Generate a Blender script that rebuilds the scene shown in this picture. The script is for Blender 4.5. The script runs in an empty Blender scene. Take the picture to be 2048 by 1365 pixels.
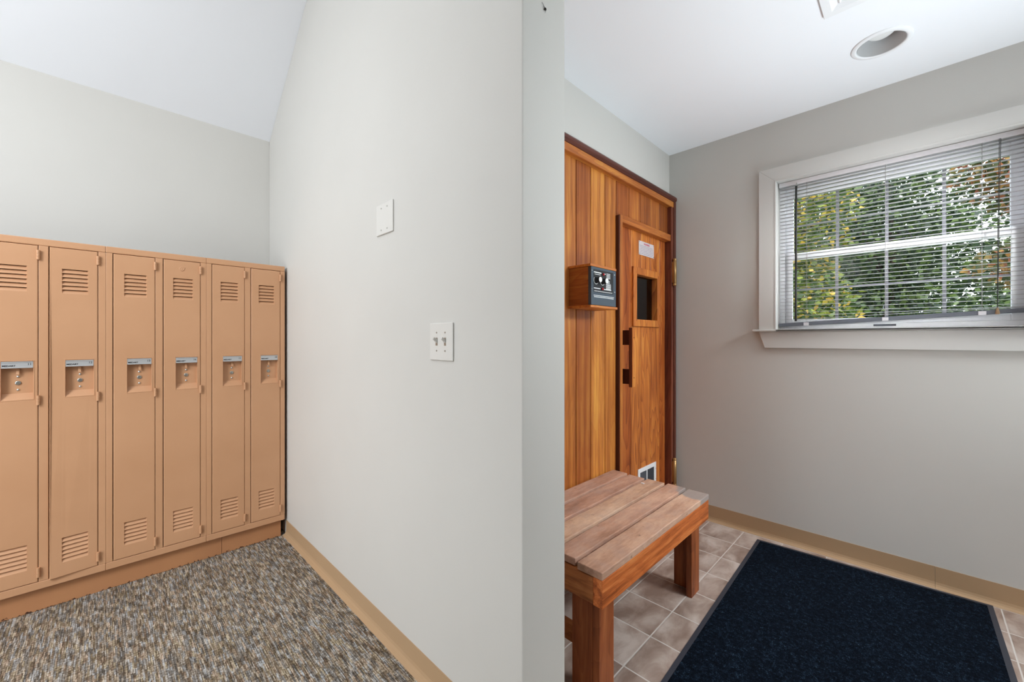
import bpy, math, random
from math import sin, cos, pi, radians
from mathutils import Vector, Matrix
random.seed(7)
SC = bpy.context.scene
COL = SC.collection

# ------------------------------------------------------------------ camera
cam = bpy.data.cameras.new('camera'); cam_o = bpy.data.objects.new('camera', cam); COL.objects.link(cam_o)
cam_o.location = (0, 0, 1.183)
cam_o.rotation_euler = (radians(90), 0, radians(44.8 - 90))
cam.sensor_width = 36; cam.lens = 815 / 2048 * 36
cam.shift_y = -3.5 / 2048
cam.clip_start = 0.03; cam.clip_end = 200
SC.camera = cam_o

# ------------------------------------------------------------------ view, world, lights
SC.view_settings.view_transform = 'Standard'
SC.view_settings.look = 'None'
SC.view_settings.gamma = 1
SC.view_settings.use_curve_mapping = False
SC.view_settings.exposure = 0.11

world = bpy.data.worlds.new('world'); SC.world = world; world.use_nodes = True
wn = world.node_tree; wn.nodes.clear()
wout = wn.nodes.new('ShaderNodeOutputWorld'); wbg = wn.nodes.new('ShaderNodeBackground')
wtc = wn.nodes.new('ShaderNodeTexCoord'); wnz = wn.nodes.new('ShaderNodeTexNoise'); wrp = wn.nodes.new('ShaderNodeValToRGB')
wnz.inputs['Scale'].default_value = 3.0; wnz.inputs['Detail'].default_value = 5
wrp.color_ramp.elements[0].position = .38; wrp.color_ramp.elements[0].color = (.45, .62, .95, 1)
wrp.color_ramp.elements[1].position = .55; wrp.color_ramp.elements[1].color = (.95, .97, 1, 1)
wn.links.new(wtc.outputs['Generated'], wnz.inputs['Vector']); wn.links.new(wnz.outputs['Fac'], wrp.inputs['Fac'])
wn.links.new(wrp.outputs['Color'], wbg.inputs['Color']); wbg.inputs['Strength'].default_value = 4.2
wn.links.new(wbg.outputs[0], wout.inputs[0])

def sun(rot, e, ang, col=(1, .96, .9)):
    l = bpy.data.lights.new('sun', 'SUN'); l.energy = e; l.angle = ang; l.color = col
    o = bpy.data.objects.new('sun', l); COL.objects.link(o); o.rotation_euler = rot
sun((radians(38), 0, radians(-60)), 4.5, radians(2))

def area(name, loc, target, sx, sy, e, col=(1, 1, 1), spread=180):
    l = bpy.data.lights.new(name, 'AREA'); l.shape = 'RECTANGLE'; l.size = sx; l.size_y = sy; l.energy = e; l.color = col; l.spread = radians(spread)
    o = bpy.data.objects.new(name, l); COL.objects.link(o); o.location = loc
    d = Vector(target) - Vector(loc); o.rotation_euler = d.to_track_quat('-Z', 'Y').to_euler()
    return o
COOL = (.91, .95, 1)  # added fill lights out of view, not fixtures of the rooms
area('fill_high_left', (-.7, .85, 3.6), (-.3, 2.3, .6), .9, .7, 14, COOL)
area('fill_side_left', (-2.3, 1.6, 2.1), (.79, 1.3, .5), 1.0, 1.0, 4.5, COOL)
area('fill_down_left', (-1.9, 1.0, 2.4), (.2, 2.8, .2), .8, .8, 21, COOL, 110)
area('fill_low_left', (-2.0, 1.3, .8), (.79, 1.9, .4), .9, 1.0, 11, COOL, 120)
area('fill_bounce_left', (-1.3, 1.55, 1.9), (-.7, 2.0, 3.6), .8, .8, 22, COOL)
area('fill_bounce_right', (2.0, -1.2, .25), (1.7, .2, 2.47), 1.2, 1.0, 15, (.84, .94, 1), 80)
area('fill_over_mat', (2.3, -1.5, 2.3), (1.9, 1.0, .4), .6, .5, 17, (.90, .96, 1), 90)
area('fill_entry', (1.45, -1.6, 1.9), (2.3, .6, .2), .8, .8, 2, (.9, .95, 1), 90)
area('fill_toward_window', (.55, -1.6, 1.60), (2.87, .1, 1.67), .2, .2, 1.9, (.95, .98, 1), 22)  # added narrow fill to brighten the window frame behind the slats

# ------------------------------------------------------------------ node helpers
def s2l(c):
    return tuple(((v / 255) / 12.92 if v / 255 <= .04045 else ((v / 255 + .055) / 1.055) ** 2.4) for v in c) + (1,)
class NT:
    def __init__(s, name):
        s.m = bpy.data.materials.new(name); s.m.use_nodes = True
        s.t = s.m.node_tree; s.b = s.t.nodes['Principled BSDF']; s.out = s.t.nodes['Material Output']
    def n(s, typ, **kw):
        nd = s.t.nodes.new(typ)
        for k, v in kw.items():
            if k.startswith('i_'):
                nd.inputs[k[2:].replace('_', ' ')].default_value = v
            else: setattr(nd, k, v)
        return nd
    def l(s, a, b): s.t.links.new(a, b)
    def math(s, op, a, b=None, clamp=False):
        nd = s.n('ShaderNodeMath', operation=op); nd.use_clamp = clamp
        for i, v in enumerate((a, b)):
            if v is None: continue
            if isinstance(v, (int, float)): nd.inputs[i].default_value = v
            else: s.l(v, nd.inputs[i])
        return nd.outputs[0]
    def ramp(s, fac, stops):
        r = s.n('ShaderNodeValToRGB'); e = r.color_ramp.elements
        while len(e) < len(stops): e.new(.5)
        for i, (p, c) in enumerate(stops): e[i].position = p; e[i].color = c
        s.l(fac, r.inputs['Fac']); return r.outputs['Color']
    def mix(s, fac, a, b, mode='MIX'):
        nd = s.n('ShaderNodeMix', data_type='RGBA', blend_type=mode)
        for sock, v in ((nd.inputs[0], fac), (nd.inputs[6], a), (nd.inputs[7], b)):
            if isinstance(v, (int, float)): sock.default_value = v
            elif isinstance(v, tuple): sock.default_value = v
            else: s.l(v, sock)
        return nd.outputs[2]
    def coords(s, scale=(1, 1, 1), kind='Object', add=None):
        tc = s.n('ShaderNodeTexCoord'); mp = s.n('ShaderNodeMapping'); mp.inputs['Scale'].default_value = scale
        src = tc.outputs[kind]
        if add is not None:
            va = s.n('ShaderNodeVectorMath', operation='ADD'); s.l(src, va.inputs[0]); s.l(add, va.inputs[1]); src = va.outputs[0]
        s.l(src, mp.inputs['Vector']); return mp.outputs['Vector']
    def noise(s, vec, scale, detail=3, rough=.5, dist=0):
        nz = s.n('ShaderNodeTexNoise'); nz.inputs['Scale'].default_value = scale; nz.inputs['Detail'].default_value = detail
        nz.inputs['Roughness'].default_value = rough; nz.inputs['Distortion'].default_value = dist
        s.l(vec, nz.inputs['Vector']); return nz.outputs['Fac']
    def bump(s, h, strength, dist=.001):
        b = s.n('ShaderNodeBump'); b.inputs['Strength'].default_value = strength; b.inputs['Distance'].default_value = dist
        s.l(h, b.inputs['Height']); s.l(b.outputs[0], s.b.inputs['Normal'])
    def set(s, **kw):
        for k, v in kw.items(): s.b.inputs[k.replace('_', ' ')].default_value = v

def paint(name, rgb, rough=.6, var=.03, bump=.12, bscale=350, spec=.3, metal=0):
    m = NT(name); v = m.coords()
    c = s2l(rgb); d = tuple(x * (1 - var) for x in c[:3]) + (1,); e = tuple(min(1, x * (1 + var)) for x in c[:3]) + (1,)
    m.l(m.ramp(m.noise(v, 2.5, 3), [(.3, d), (.7, e)]), m.b.inputs['Base Color'])
    m.set(Roughness=rough, Metallic=metal); m.b.inputs['Specular IOR Level'].default_value = spec
    if bump: m.bump(m.noise(v, bscale, 2), bump, .0006)
    return m.m

M = {}
M['wall'] = paint('wall_paint', (207, 205, 199), .55, .012, .15, 160)
M['ceiling'] = paint('ceiling_paint', (243, 245, 248), .7, .006, .08, 160)
M['trim'] = paint('trim_paint', (207, 205, 200), .42, .01, .05)
M['vinyl'] = paint('white_vinyl', (248, 249, 251), .35, .004, 0)
M['white'] = paint('white_enamel', (238, 239, 240), .35, .004, 0)
M['plate'] = paint('plate_plastic', (216, 214, 208), .35, .005, 0)
M['dark'] = paint('dark_gap', (12, 11, 10), .8, .1, 0)
M['cove'] = paint('cove_vinyl', (180, 150, 116), .5, .03, .05)
M['screw'] = paint('screw_metal', (170, 168, 160), .3, .05, 0, metal=.8)
M['chrome'] = paint('button_metal', (205, 205, 200), .22, .03, 0, metal=.9)
M['alu'] = paint('brushed_plate', (196, 197, 197), .35, .03, 0, metal=.35)
M['ink'] = paint('black_ink', (32, 32, 34), .6, 0, 0)
M['blackplastic'] = paint('black_plastic', (30, 32, 35), .4, .05, .1, 900)
M['panelgrey'] = paint('charcoal_panel', (66, 78, 88), .42, .04, .05, 900)
M['whiteink'] = paint('white_ink', (238, 240, 238), .5, 0, 0)
M['red'] = paint('red_plastic', (178, 34, 40), .35, .05, 0)
M['redink'] = paint('red_ink', (205, 90, 120), .6, 0, 0)
M['greyink'] = paint('grey_ink', (150, 145, 160), .6, 0, 0)
M['sign'] = paint('sign_plate', (214, 204, 204), .35, .02, 0)
M['brass'] = paint('aged_brass', (176, 140, 92), .38, .2, .1, 90, metal=.7)
M['blind'] = paint('blind_slat', (214, 211, 213), .45, .01, 0)
M['railgrey'] = paint('blind_rail', (98, 101, 108), .4, .03, 0)
M['wand'] = paint('dark_wand', (22, 21, 20), .3, 0, 0)
M['cord'] = paint('blind_cord', (150, 148, 145), .7, 0, 0)
M['tassel'] = paint('tassel_plastic', (150, 120, 90), .4, .1, 0)
M['muntin'] = paint('grille_bar', (150, 147, 152), .5, 0, 0)
M['rubber'] = paint('mat_rubber', (56, 58, 66), .55, .06, .2, 500)
M['bulb'] = paint('bulb_glass', (232, 232, 230), .3, 0, 0)
M['baffle'] = paint('lamp_baffle', (205, 205, 205), .5, 0, 0)
M['bark'] = paint('tree_bark', (70, 58, 48), .9, .3, .5, 30)
M['grass'] = paint('lawn', (70, 95, 48), .9, .4, .3, 60)
M['siding'] = paint('exterior_siding', (150, 145, 138), .7, .05, .1)
M['speck'] = paint('dead_insect', (45, 42, 38), .8, .1, 0)

def locker_paint(name, c):
    m = NT(name); v = m.coords()
    base = m.ramp(m.noise(v, 3.0, 4), [(.3, s2l(tuple(x - 4 for x in c))), (.7, s2l(tuple(x + 4 for x in c)))])
    m.l(base, m.b.inputs['Base Color']); m.set(Roughness=.42); m.b.inputs['Specular IOR Level'].default_value = .4
    m.bump(m.noise(v, 420, 2), .12, .0005)
    return m.m
M['locker'] = locker_paint('locker_enamel', (200, 152, 114))
M['locker_shaded'] = locker_paint('locker_carcass_shaded', (72, 48, 34))  # locker enamel darkened to paint shade into the gaps around the doors
def kick_paint():
    m = NT('kick_enamel'); v = m.coords(kind='Object')
    base = m.ramp(m.noise(v, 3.0, 4), [(.3, s2l((176, 122, 84))), (.7, s2l((188, 134, 92)))])
    sp = m.n('ShaderNodeSeparateXYZ'); m.l(v, sp.inputs[0])
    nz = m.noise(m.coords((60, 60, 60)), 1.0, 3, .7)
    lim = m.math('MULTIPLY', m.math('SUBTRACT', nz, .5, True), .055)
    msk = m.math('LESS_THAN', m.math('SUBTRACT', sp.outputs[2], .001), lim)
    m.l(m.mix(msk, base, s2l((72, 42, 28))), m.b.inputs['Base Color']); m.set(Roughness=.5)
    return m.m
M['kick'] = kick_paint()

def wood(name, axis, dark, mid, light, rough=.5, across=34, along=1.4, rings=.35, stain=None, wear=0, spec=.35):
    """board wood; per-board vertex attribute 'tone' = (brightness, offset, redness)"""
    m = NT(name)
    at = m.n('ShaderNodeAttribute', attribute_name='tone'); sp = m.n('ShaderNodeSeparateColor'); m.l(at.outputs['Color'], sp.inputs[0])
    cv = m.n('ShaderNodeCombineXYZ')
    off = m.math('MULTIPLY', sp.outputs[1], 37.0)
    for i in range(3): m.l(off, cv.inputs[i])
    sc = [across] * 3; sc[axis] = along
    v = m.coords(tuple(sc), add=cv.outputs[0])
    f = m.noise(v, 1.0, 6, .62)
    fine = m.noise(v, 7.0, 3, .6)
    sc2 = [7] * 3; sc2[axis] = 1.0
    low = m.noise(m.coords(tuple(sc2), add=cv.outputs[0]), 1.0, 2, .4, .3)
    ring = m.math('FRACT', m.math('MULTIPLY', low, 16.0))
    ring = m.math('POWER', ring, 2.2)
    g = m.math('ADD', m.math('MULTIPLY', f, .75), m.math('MULTIPLY', fine, .25))
    g = m.math('SUBTRACT', g, m.math('MULTIPLY', ring, .22 * rings))
    patch = m.noise(m.coords((2.2, 2.2, 2.2), add=cv.outputs[0]), 1.0, 3)
    g = m.math('ADD', g, m.math('MULTIPLY', m.math('SUBTRACT', patch, .5), .35))
    col = m.ramp(g, [(.25, s2l(dark)), (.5, s2l(mid)), (.72, s2l(light))])
    bright = m.math('ADD', m.math('MULTIPLY', sp.outputs[0], 1.7), .15)
    cb = m.n('ShaderNodeCombineColor')
    m.l(bright, cb.inputs[0])
    m.l(m.math('MULTIPLY', bright, m.math('SUBTRACT', 1.12, m.math('MULTIPLY', sp.outputs[2], .30))), cb.inputs[1])
    m.l(m.math('MULTIPLY', bright, m.math('SUBTRACT', 1.0, m.math('MULTIPLY', sp.outputs[2], .22))), cb.inputs[2])
    col = m.mix(1.0, col, cb.outputs[0], 'MULTIPLY')
    if wear:
        wz = m.noise(m.coords((14, 14, 14)), 1.0, 5, .65)
        col = m.mix(m.math('MULTIPLY', m.math('SUBTRACT', wz, .42, True), wear * 3, True), col, s2l((176, 150, 138)))
        kz = m.noise(m.coords((38, 38, 38)), 1.0, 2, .5)
        col = m.mix(m.math('MULTIPLY', m.math('SUBTRACT', kz, .69, True), 6.0, True), col, s2l((92, 66, 54)))
    if stain:
        (sx, sy, sz, r) = stain
        tc = m.n('ShaderNodeTexCoord'); vm = m.n('ShaderNodeVectorMath', operation='DISTANCE')
        m.l(tc.outputs['Object'], vm.inputs[0]); vm.inputs[1].default_value = (sx, sy, sz)
        nn = m.noise(m.coords((22, 22, 22)), 1.0, 4, .6)
        dd = m.math('ADD', vm.outputs['Value'], m.math('MULTIPLY', m.math('SUBTRACT', nn, .5), .05))
        mk = m.math('MULTIPLY', m.math('SUBTRACT', r, dd), 60.0, True)
        col = m.mix(m.math('MULTIPLY', mk, .8), col, s2l((146, 141, 138)))
    m.l(col, m.b.inputs['Base Color']); m.set(Roughness=rough); m.b.inputs['Specular IOR Level'].default_value = spec
    m.bump(g, .25, .0008)
    return m.m
CD = ((116, 56, 26), (176, 104, 48), (210, 148, 70))
M['cedar'] = wood('cedar_planks', 2, *CD, rough=.42, across=38, along=1.1, rings=.2)
M['cedar_x'] = wood('cedar_rail', 0, *CD, rough=.4, across=34)
M['cedar_y'] = wood('cedar_box', 1, *CD, rough=.4, across=34)
M['cedar_door'] = wood('cedar_door', 2, (134, 66, 30), (190, 110, 50), (222, 154, 76), rough=.4, across=24, along=.9, rings=.8)
M['cedar_dark'] = wood('cedar_dark', 0, (58, 26, 22), (94, 48, 38), (122, 74, 58), rough=.4)
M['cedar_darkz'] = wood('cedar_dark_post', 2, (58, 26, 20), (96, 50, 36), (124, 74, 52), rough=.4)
M['bench_top'] = wood('bench_slat_wood', 0, (136, 98, 80), (190, 152, 132), (216, 184, 164), rough=.62, across=14, along=3.5, rings=.1, wear=.6, stain=(.47, -.235, .47, .135))
M['bench_apron'] = wood('bench_apron_wood', 0, (92, 38, 16), (190, 104, 52), (224, 150, 90), rough=.55, across=46, along=3.0, rings=.15)
M['bench_rail'] = wood('bench_rail_wood', 1, (110, 62, 34), (176, 108, 62), (205, 140, 88), rough=.55, across=24, along=3.0)
M['bench_leg'] = wood('bench_leg_wood', 2, (84, 40, 22), (152, 86, 50), (184, 116, 72), rough=.5, across=30, along=1.6, rings=.3)

# carpet: short streaks running along Y
def carpet():
    m = NT('carpet_loop'); tc = m.n('ShaderNodeTexCoord'); sp = m.n('ShaderNodeSeparateXYZ'); m.l(tc.outputs['Object'], sp.inputs[0])
    def cell(sx, sy, jit):
        cx = m.math('FLOOR', m.math('DIVIDE', sp.outputs[0], sx))
        wn_ = m.n('ShaderNodeTexWhiteNoise', noise_dimensions='1D'); m.l(cx, wn_.inputs['W'])
        yy = m.math('ADD', m.math('DIVIDE', sp.outputs[1], sy), m.math('MULTIPLY', wn_.outputs['Value'], jit))
        cy = m.math('FLOOR', yy)
        c = m.n('ShaderNodeCombineXYZ'); m.l(cx, c.inputs[0]); m.l(cy, c.inputs[1])
        w = m.n('ShaderNodeTexWhiteNoise', noise_dimensions='2D'); m.l(c.outputs[0], w.inputs['Vector'])
        return w
    a = cell(.0030, .034, 5.0); b = cell(.0120, .030, 7.0); c = cell(.0030, .0050, 3.0)
    n = NT.noise(m, m.coords(), 14, 4, .6)
    v = m.math('ADD', m.math('MULTIPLY', a.outputs['Value'], .46), m.math('MULTIPLY', b.outputs['Value'], .26))
    v = m.math('ADD', v, m.math('MULTIPLY', c.outputs['Value'], .28))
    v = m.math('ADD', v, m.math('MULTIPLY', m.math('SUBTRACT', n, .5), .25))
    # dark cross ties between rows of loops, staggered per column
    cxx = m.math('FLOOR', m.math('DIVIDE', sp.outputs[0], .024)); wz = m.n('ShaderNodeTexWhiteNoise', noise_dimensions='1D'); m.l(cxx, wz.inputs['W'])
    row = m.math('FRACT', m.math('ADD', m.math('DIVIDE', sp.outputs[1], .0155), m.math('MULTIPLY', wz.outputs['Value'], 3.0)))
    tie = m.math('LESS_THAN', row, .16)
    colm = m.math('LESS_THAN', m.math('FRACT', m.math('DIVIDE', sp.outputs[0], .0060)), .22)
    v = m.math('SUBTRACT', v, m.math('MULTIPLY', tie, .14)); v = m.math('SUBTRACT', v, m.math('MULTIPLY', colm, .13)); v = m.math('ADD', v, .045)
    val = m.ramp(v, [(.10, s2l((66, 58, 50))), (.42, s2l((116, 106, 95))), (.62, s2l((150, 141, 130))), (.9, s2l((202, 198, 192)))])
    ah = cell(.0060, .040, 9.0)
    hue = m.ramp(ah.outputs['Value'], [(.0, (1.10, .98, .80, 1)), (.2, (.9, .98, 1.08, 1)), (.4, (1.0, .99, .96, 1)), (.6, (1.14, .94, .76, 1)), (.74, (.84, .97, 1.14, 1)), (.86, (1.1, 1.0, .74, 1))])
    hue.node.color_ramp.interpolation = 'CONSTANT'
    m.l(m.mix(.75, val, hue, 'MULTIPLY'), m.b.inputs['Base Color']); m.set(Roughness=.95); m.b.inputs['Specular IOR Level'].default_value = .1
    m.bump(v, .8, .003)
    return m.m
M['carpet'] = carpet()

def tile():
    m = NT('floor_tile'); tc = m.n('ShaderNodeTexCoord'); sp = m.n('ShaderNodeSeparateXYZ'); m.l(tc.outputs['Object'], sp.inputs[0])
    PXT, PYT = .2068, .203
    u = m.math('DIVIDE', m.math('SUBTRACT', sp.outputs[0], 1.745 - 20 * PXT), PXT)
    w = m.math('DIVIDE', m.math('SUBTRACT', sp.outputs[1], .752 - 20 * PYT), PYT)
    def edge(t):
        fr = m.math('FRACT', t); d = m.math('MINIMUM', fr, m.math('SUBTRACT', 1.0, fr)); return d
    d = m.math('MINIMUM', edge(u), edge(w))
    wob = m.noise(m.coords(), 30, 3)
    d2 = m.math('ADD', d, m.math('MULTIPLY', m.math('SUBTRACT', wob, .5), .006))
    grout = m.math('LESS_THAN', d2, .0125)
    cc = m.n('ShaderNodeCombineXYZ'); m.l(m.math('FLOOR', u), cc.inputs[0]); m.l(m.math('FLOOR', w), cc.inputs[1])
    wn_ = m.n('ShaderNodeTexWhiteNoise', noise_dimensions='2D'); m.l(cc.outputs[0], wn_.inputs['Vector'])
    off = m.n('ShaderNodeVectorMath', operation='SCALE'); m.l(wn_.outputs['Color'], off.inputs[0]); off.inputs['Scale'].default_value = 30
    n1 = m.noise(m.coords((1.4, 2.4, 1), add=off.outputs[0]), 5.0, 4, .55, .4)
    t = m.math('ADD', n1, m.math('MULTIPLY', m.math('SUBTRACT', wn_.outputs['Value'], .5), .14))
    col = m.ramp(t, [(.3, s2l((138, 117, 105))), (.48, s2l((168, 149, 137))), (.68, s2l((198, 184, 174)))])
    m.l(m.mix(grout, col, s2l((206, 198, 190))), m.b.inputs['Base Color'])
    rr = m.math('ADD', m.math('MULTIPLY', grout, .4), .42); m.l(rr, m.b.inputs['Roughness'])
    h = m.math('MULTIPLY', m.math('MULTIPLY', d2, 30.0, True), 1.0)
    h = m.math('ADD', h, m.math('MULTIPLY', n1, .25))
    m.bump(h, .5, .002)
    return m.m
M['tile'] = tile()

def mat_pile():
    m = NT('mat_pile'); v = m.coords()
    n = m.noise(v, 230, 4, .8); n2 = m.noise(v, 80, 3, .7); n3 = m.noise(v, 3, 2)
    t = m.math('ADD', m.math('MULTIPLY', n, .6), m.math('MULTIPLY', n2, .4))
    t = m.math('ADD', t, m.math('MULTIPLY', m.math('SUBTRACT', n3, .5), .05))
    col = m.ramp(t, [(.42, s2l((3, 4, 8))), (.53, s2l((11, 18, 28))), (.61, s2l((34, 50, 66))), (.69, s2l((100, 120, 136)))])
    m.l(col, m.b.inputs['Base Color']); m.set(Roughness=1.0); m.b.inputs['Specular IOR Level'].default_value = .05
    m.b.inputs['Sheen Weight'].default_value = .03; m.b.inputs['Sheen Roughness'].default_value = .5
    m.b.inputs['Sheen Tint'].default_value = s2l((120, 160, 200))
    m.bump(t, 1.0, .004)
    return m.m
M['pile'] = mat_pile()

def glass(name, tint, refl):
    m = bpy.data.materials.new(name); m.use_nodes = True; t = m.node_tree; t.nodes.clear()
    o = t.nodes.new('ShaderNodeOutputMaterial'); mx = t.nodes.new('ShaderNodeMixShader'); a = t.nodes.new('ShaderNodeBsdfTransparent'); g = t.nodes.new('ShaderNodeBsdfGlossy')
    f = t.nodes.new('ShaderNodeFresnel'); f.inputs['IOR'].default_value = 1.45
    mu = t.nodes.new('ShaderNodeMath'); mu.operation = 'MULTIPLY'; mu.inputs[1].default_value = refl
    a.inputs[0].default_value = tint; g.inputs['Roughness'].default_value = .02
    t.links.new(f.outputs[0], mu.inputs[0]); t.links.new(mu.outputs[0], mx.inputs[0]); t.links.new(a.outputs[0], mx.inputs[1]); t.links.new(g.outputs[0], mx.inputs[2]); t.links.new(mx.outputs[0], o.inputs[0])
    return m
M['glass'] = glass('window_glass', (.97, .98, .98, 1), .25)
M['smoke'] = glass('tinted_glass', (.25, .28, .33, 1), .9)

def leaf(name, stops):
    m = NT(name); g = m.n('ShaderNodeNewGeometry')
    c = m.ramp(g.outputs['Random Per Island'], stops)
    m.l(c, m.b.inputs['Base Color']); m.set(Roughness=.5)
    tr = m.n('ShaderNodeBsdfTranslucent'); m.l(c, tr.inputs[0]); mx = m.n('ShaderNodeMixShader'); mx.inputs[0].default_value = .35
    m.l(m.b.outputs[0], mx.inputs[1]); m.l(tr.outputs[0], mx.inputs[2]); m.l(mx.outputs[0], m.out.inputs[0])
    return m.m
M['leaf_y'] = leaf('leaves_turning', [(0, s2l((46, 68, 28))), (.4, s2l((74, 96, 38))), (.75, s2l((130, 138, 52))), (.92, s2l((206, 168, 66)))])
M['leaf_g'] = leaf('leaves_green', [(0, s2l((28, 44, 24))), (.5, s2l((48, 68, 34))), (.85, s2l((88, 108, 50)))])
M['leaf_r'] = leaf('leaves_reddening', [(0, s2l((46, 58, 30))), (.5, s2l((82, 90, 44))), (.8, s2l((168, 128, 70))), (.95, s2l((150, 80, 56)))])

# ------------------------------------------------------------------ mesh helpers
class MB:
    def __init__(s, o=(0, 0, 0)):
        s.v = []; s.f = []; s.mi = []; s.tn = []; s.sm = []; s.o = Vector(o); s.tone = (.5, .5, .5)
    def rt(s, b=None, r=None):
        s.tone = (random.uniform(.38, .62) if b is None else b, random.random(), random.random() if r is None else r); return s
    def add(s, vs, fs, mi=0, smooth=False):
        k = len(s.v); s.v += [tuple(Vector(p) - s.o) for p in vs]
        for f in fs: s.f.append(tuple(k + i for i in f)); s.mi.append(mi); s.tn.append(s.tone); s.sm.append(smooth)
        return s
    def box(s, x0, x1, y0, y1, z0, z1, mi=0):
        x0, x1 = min(x0, x1), max(x0, x1); y0, y1 = min(y0, y1), max(y0, y1); z0, z1 = min(z0, z1), max(z0, z1)
        vs = [(x, y, z) for z in (z0, z1) for y in (y0, y1) for x in (x0, x1)]
        return s.add(vs, [(0, 2, 3, 1), (4, 5, 7, 6), (0, 1, 5, 4), (2, 6, 7, 3), (0, 4, 6, 2), (1, 3, 7, 5)], mi)
    def prism(s, pts, ax, a, b, mi=0):
        """pts = 2-D polygon in the plane normal to axis ax, extruded a..b"""
        def P(p, t):
            if ax == 0: return (t, p[0], p[1])
            if ax == 1: return (p[0], t, p[1])
            return (p[0], p[1], t)
        n = len(pts); vs = [P(p, a) for p in pts] + [P(p, b) for p in pts]
        area_ = sum(pts[i][0] * pts[(i + 1) % n][1] - pts[(i + 1) % n][0] * pts[i][1] for i in range(n))
        flip = (area_ > 0) ^ (ax == 1) ^ (b < a)
        fs = [tuple(range(n)), tuple(range(2 * n - 1, n - 1, -1))] + [(i, i + n, (i + 1) % n + n, (i + 1) % n) for i in range(n)]
        if flip: fs = [tuple(reversed(f)) for f in fs]
        return s.add(vs, fs, mi)
    def cyl(s, p, d, r, h, n=20, mi=0, r2=None, smooth=True, caps=True):
        p = Vector(p); d = Vector(d).normalized(); r2 = r if r2 is None else r2
        u = d.orthogonal().normalized(); w = d.cross(u)
        vs = []
        for t, rr in ((0, r), (h, r2)):
            for i in range(n):
                a = 2 * pi * i / n; vs.append(p + d * t + (u * cos(a) + w * sin(a)) * rr)
        s.add(vs, [(i, (i + 1) % n, (i + 1) % n + n, i + n) for i in range(n)], mi, smooth)
        if caps:
            s.add(vs[:n], [tuple(reversed(range(n)))], mi); s.add(vs[n:], [tuple(range(n))], mi)
        return s
    def lathe(s, p, d, prof, n=32, mi=0, smooth=True):
        """prof: list of (radius, height along d)"""
        p = Vector(p); d = Vector(d).normalized(); u = d.orthogonal().normalized(); w = d.cross(u)
        vs = []
        for r, h in prof:
            for i in range(n):
                a = 2 * pi * i / n; vs.append(p + d * h + (u * cos(a) + w * sin(a)) * max(r, 1e-5))
        fs = []
        for k in range(len(prof) - 1):
            for i in range(n): fs.append((k * n + i, k * n + (i + 1) % n, (k + 1) * n + (i + 1) % n, (k + 1) * n + i))
        return s.add(vs, fs, mi, smooth)
    def tube(s, pts, r0, r1=None, n=8, mi=0):
        r1 = r0 if r1 is None else r1; N = len(pts); vs = []
        for k, p in enumerate(pts):
            p = Vector(p); d = (Vector(pts[min(k + 1, N - 1)]) - Vector(pts[max(k - 1, 0)])).normalized()
            u = d.cross(Vector((.31, .9, .2))).normalized(); w = d.cross(u); rr = r0 + (r1 - r0) * k / (N - 1)
            for i in range(n):
                a = 2 * pi * i / n; vs.append(p + (u * cos(a) + w * sin(a)) * rr)
        fs = [(k * n + i, k * n + (i + 1) % n, (k + 1) * n + (i + 1) % n, (k + 1) * n + i) for k in range(N - 1) for i in range(n)]
        s.add(vs, fs, mi, True); s.add(vs[:n], [tuple(reversed(range(n)))], mi); s.add(vs[-n:], [tuple(range(n))], mi)
        return s
    def build(s, name, mats, parent=None, bevel=0, seg=2, angle=40, **props):
        me = bpy.data.meshes.new(name); me.from_pydata(s.v, [], s.f)
        if not isinstance(mats, (list, tuple)): mats = [mats]
        for m in mats: me.materials.append(m)
        me.polygons.foreach_set('material_index', s.mi); me.polygons.foreach_set('use_smooth', s.sm)
        at = me.color_attributes.new('tone', 'FLOAT_COLOR', 'CORNER'); buf = []
        for f, t in zip(s.f, s.tn): buf += list(t + (1.0,)) * len(f)
        at.data.foreach_set('color', buf); me.update()
        o = bpy.data.objects.new(name, me); COL.objects.link(o)
        if parent is not None: o.parent = parent
        else: o.location = s.o
        if bevel:
            b = o.modifiers.new('bevel', 'BEVEL'); b.width = bevel; b.segments = seg; b.limit_method = 'ANGLE'; b.angle_limit = radians(angle)
        for k, v in props.items(): o[k] = v
        return o

def thing(name, loc, label, cat, group=None):
    o = bpy.data.objects.new(name, None); COL.objects.link(o); o.location = loc; o.empty_display_size = .1
    o['label'] = label; o['category'] = cat
    if group: o['group'] = group
    return o
def struct(mb, name, mats, parent=None, **kw):
    o = mb.build(name, mats, parent, **kw)
    if parent is None: o['kind'] = 'structure'
    return o
def text(body, name, size, pos, mat, parent, origin=(0, 0, 0), rot=(pi / 2, 0, 0), align='LEFT', width=None, bold=0, depth=.0002, spacing=1.0, **props):
    cu = bpy.data.curves.new(name, 'FONT'); cu.body = body; cu.size = size; cu.extrude = depth; cu.align_x = align; cu.align_y = 'CENTER'; cu.offset = bold
    cu.space_line = spacing; cu.resolution_u = 2
    tmp = bpy.data.objects.new('tmp', cu); COL.objects.link(tmp); bpy.context.view_layer.update()
    dg = bpy.context.evaluated_depsgraph_get(); me = bpy.data.meshes.new_from_object(tmp.evaluated_get(dg))
    bpy.data.objects.remove(tmp); me.name = name; me.materials.clear(); me.materials.append(mat)
    if width:
        xs = [v.co.x for v in me.vertices]; k = width / (max(xs) - min(xs))
        for v in me.vertices: v.co.x *= k
    Rm = Matrix.Rotation(rot[2], 4, 'Z') @ Matrix.Rotation(rot[0], 4, 'X')
    me.transform(Matrix.Translation(Vector(pos) - Vector(origin)) @ Rm)
    o = bpy.data.objects.new(name, me); COL.objects.link(o); o.parent = parent
    for k, v in props.items(): o[k] = v
    return o
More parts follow.
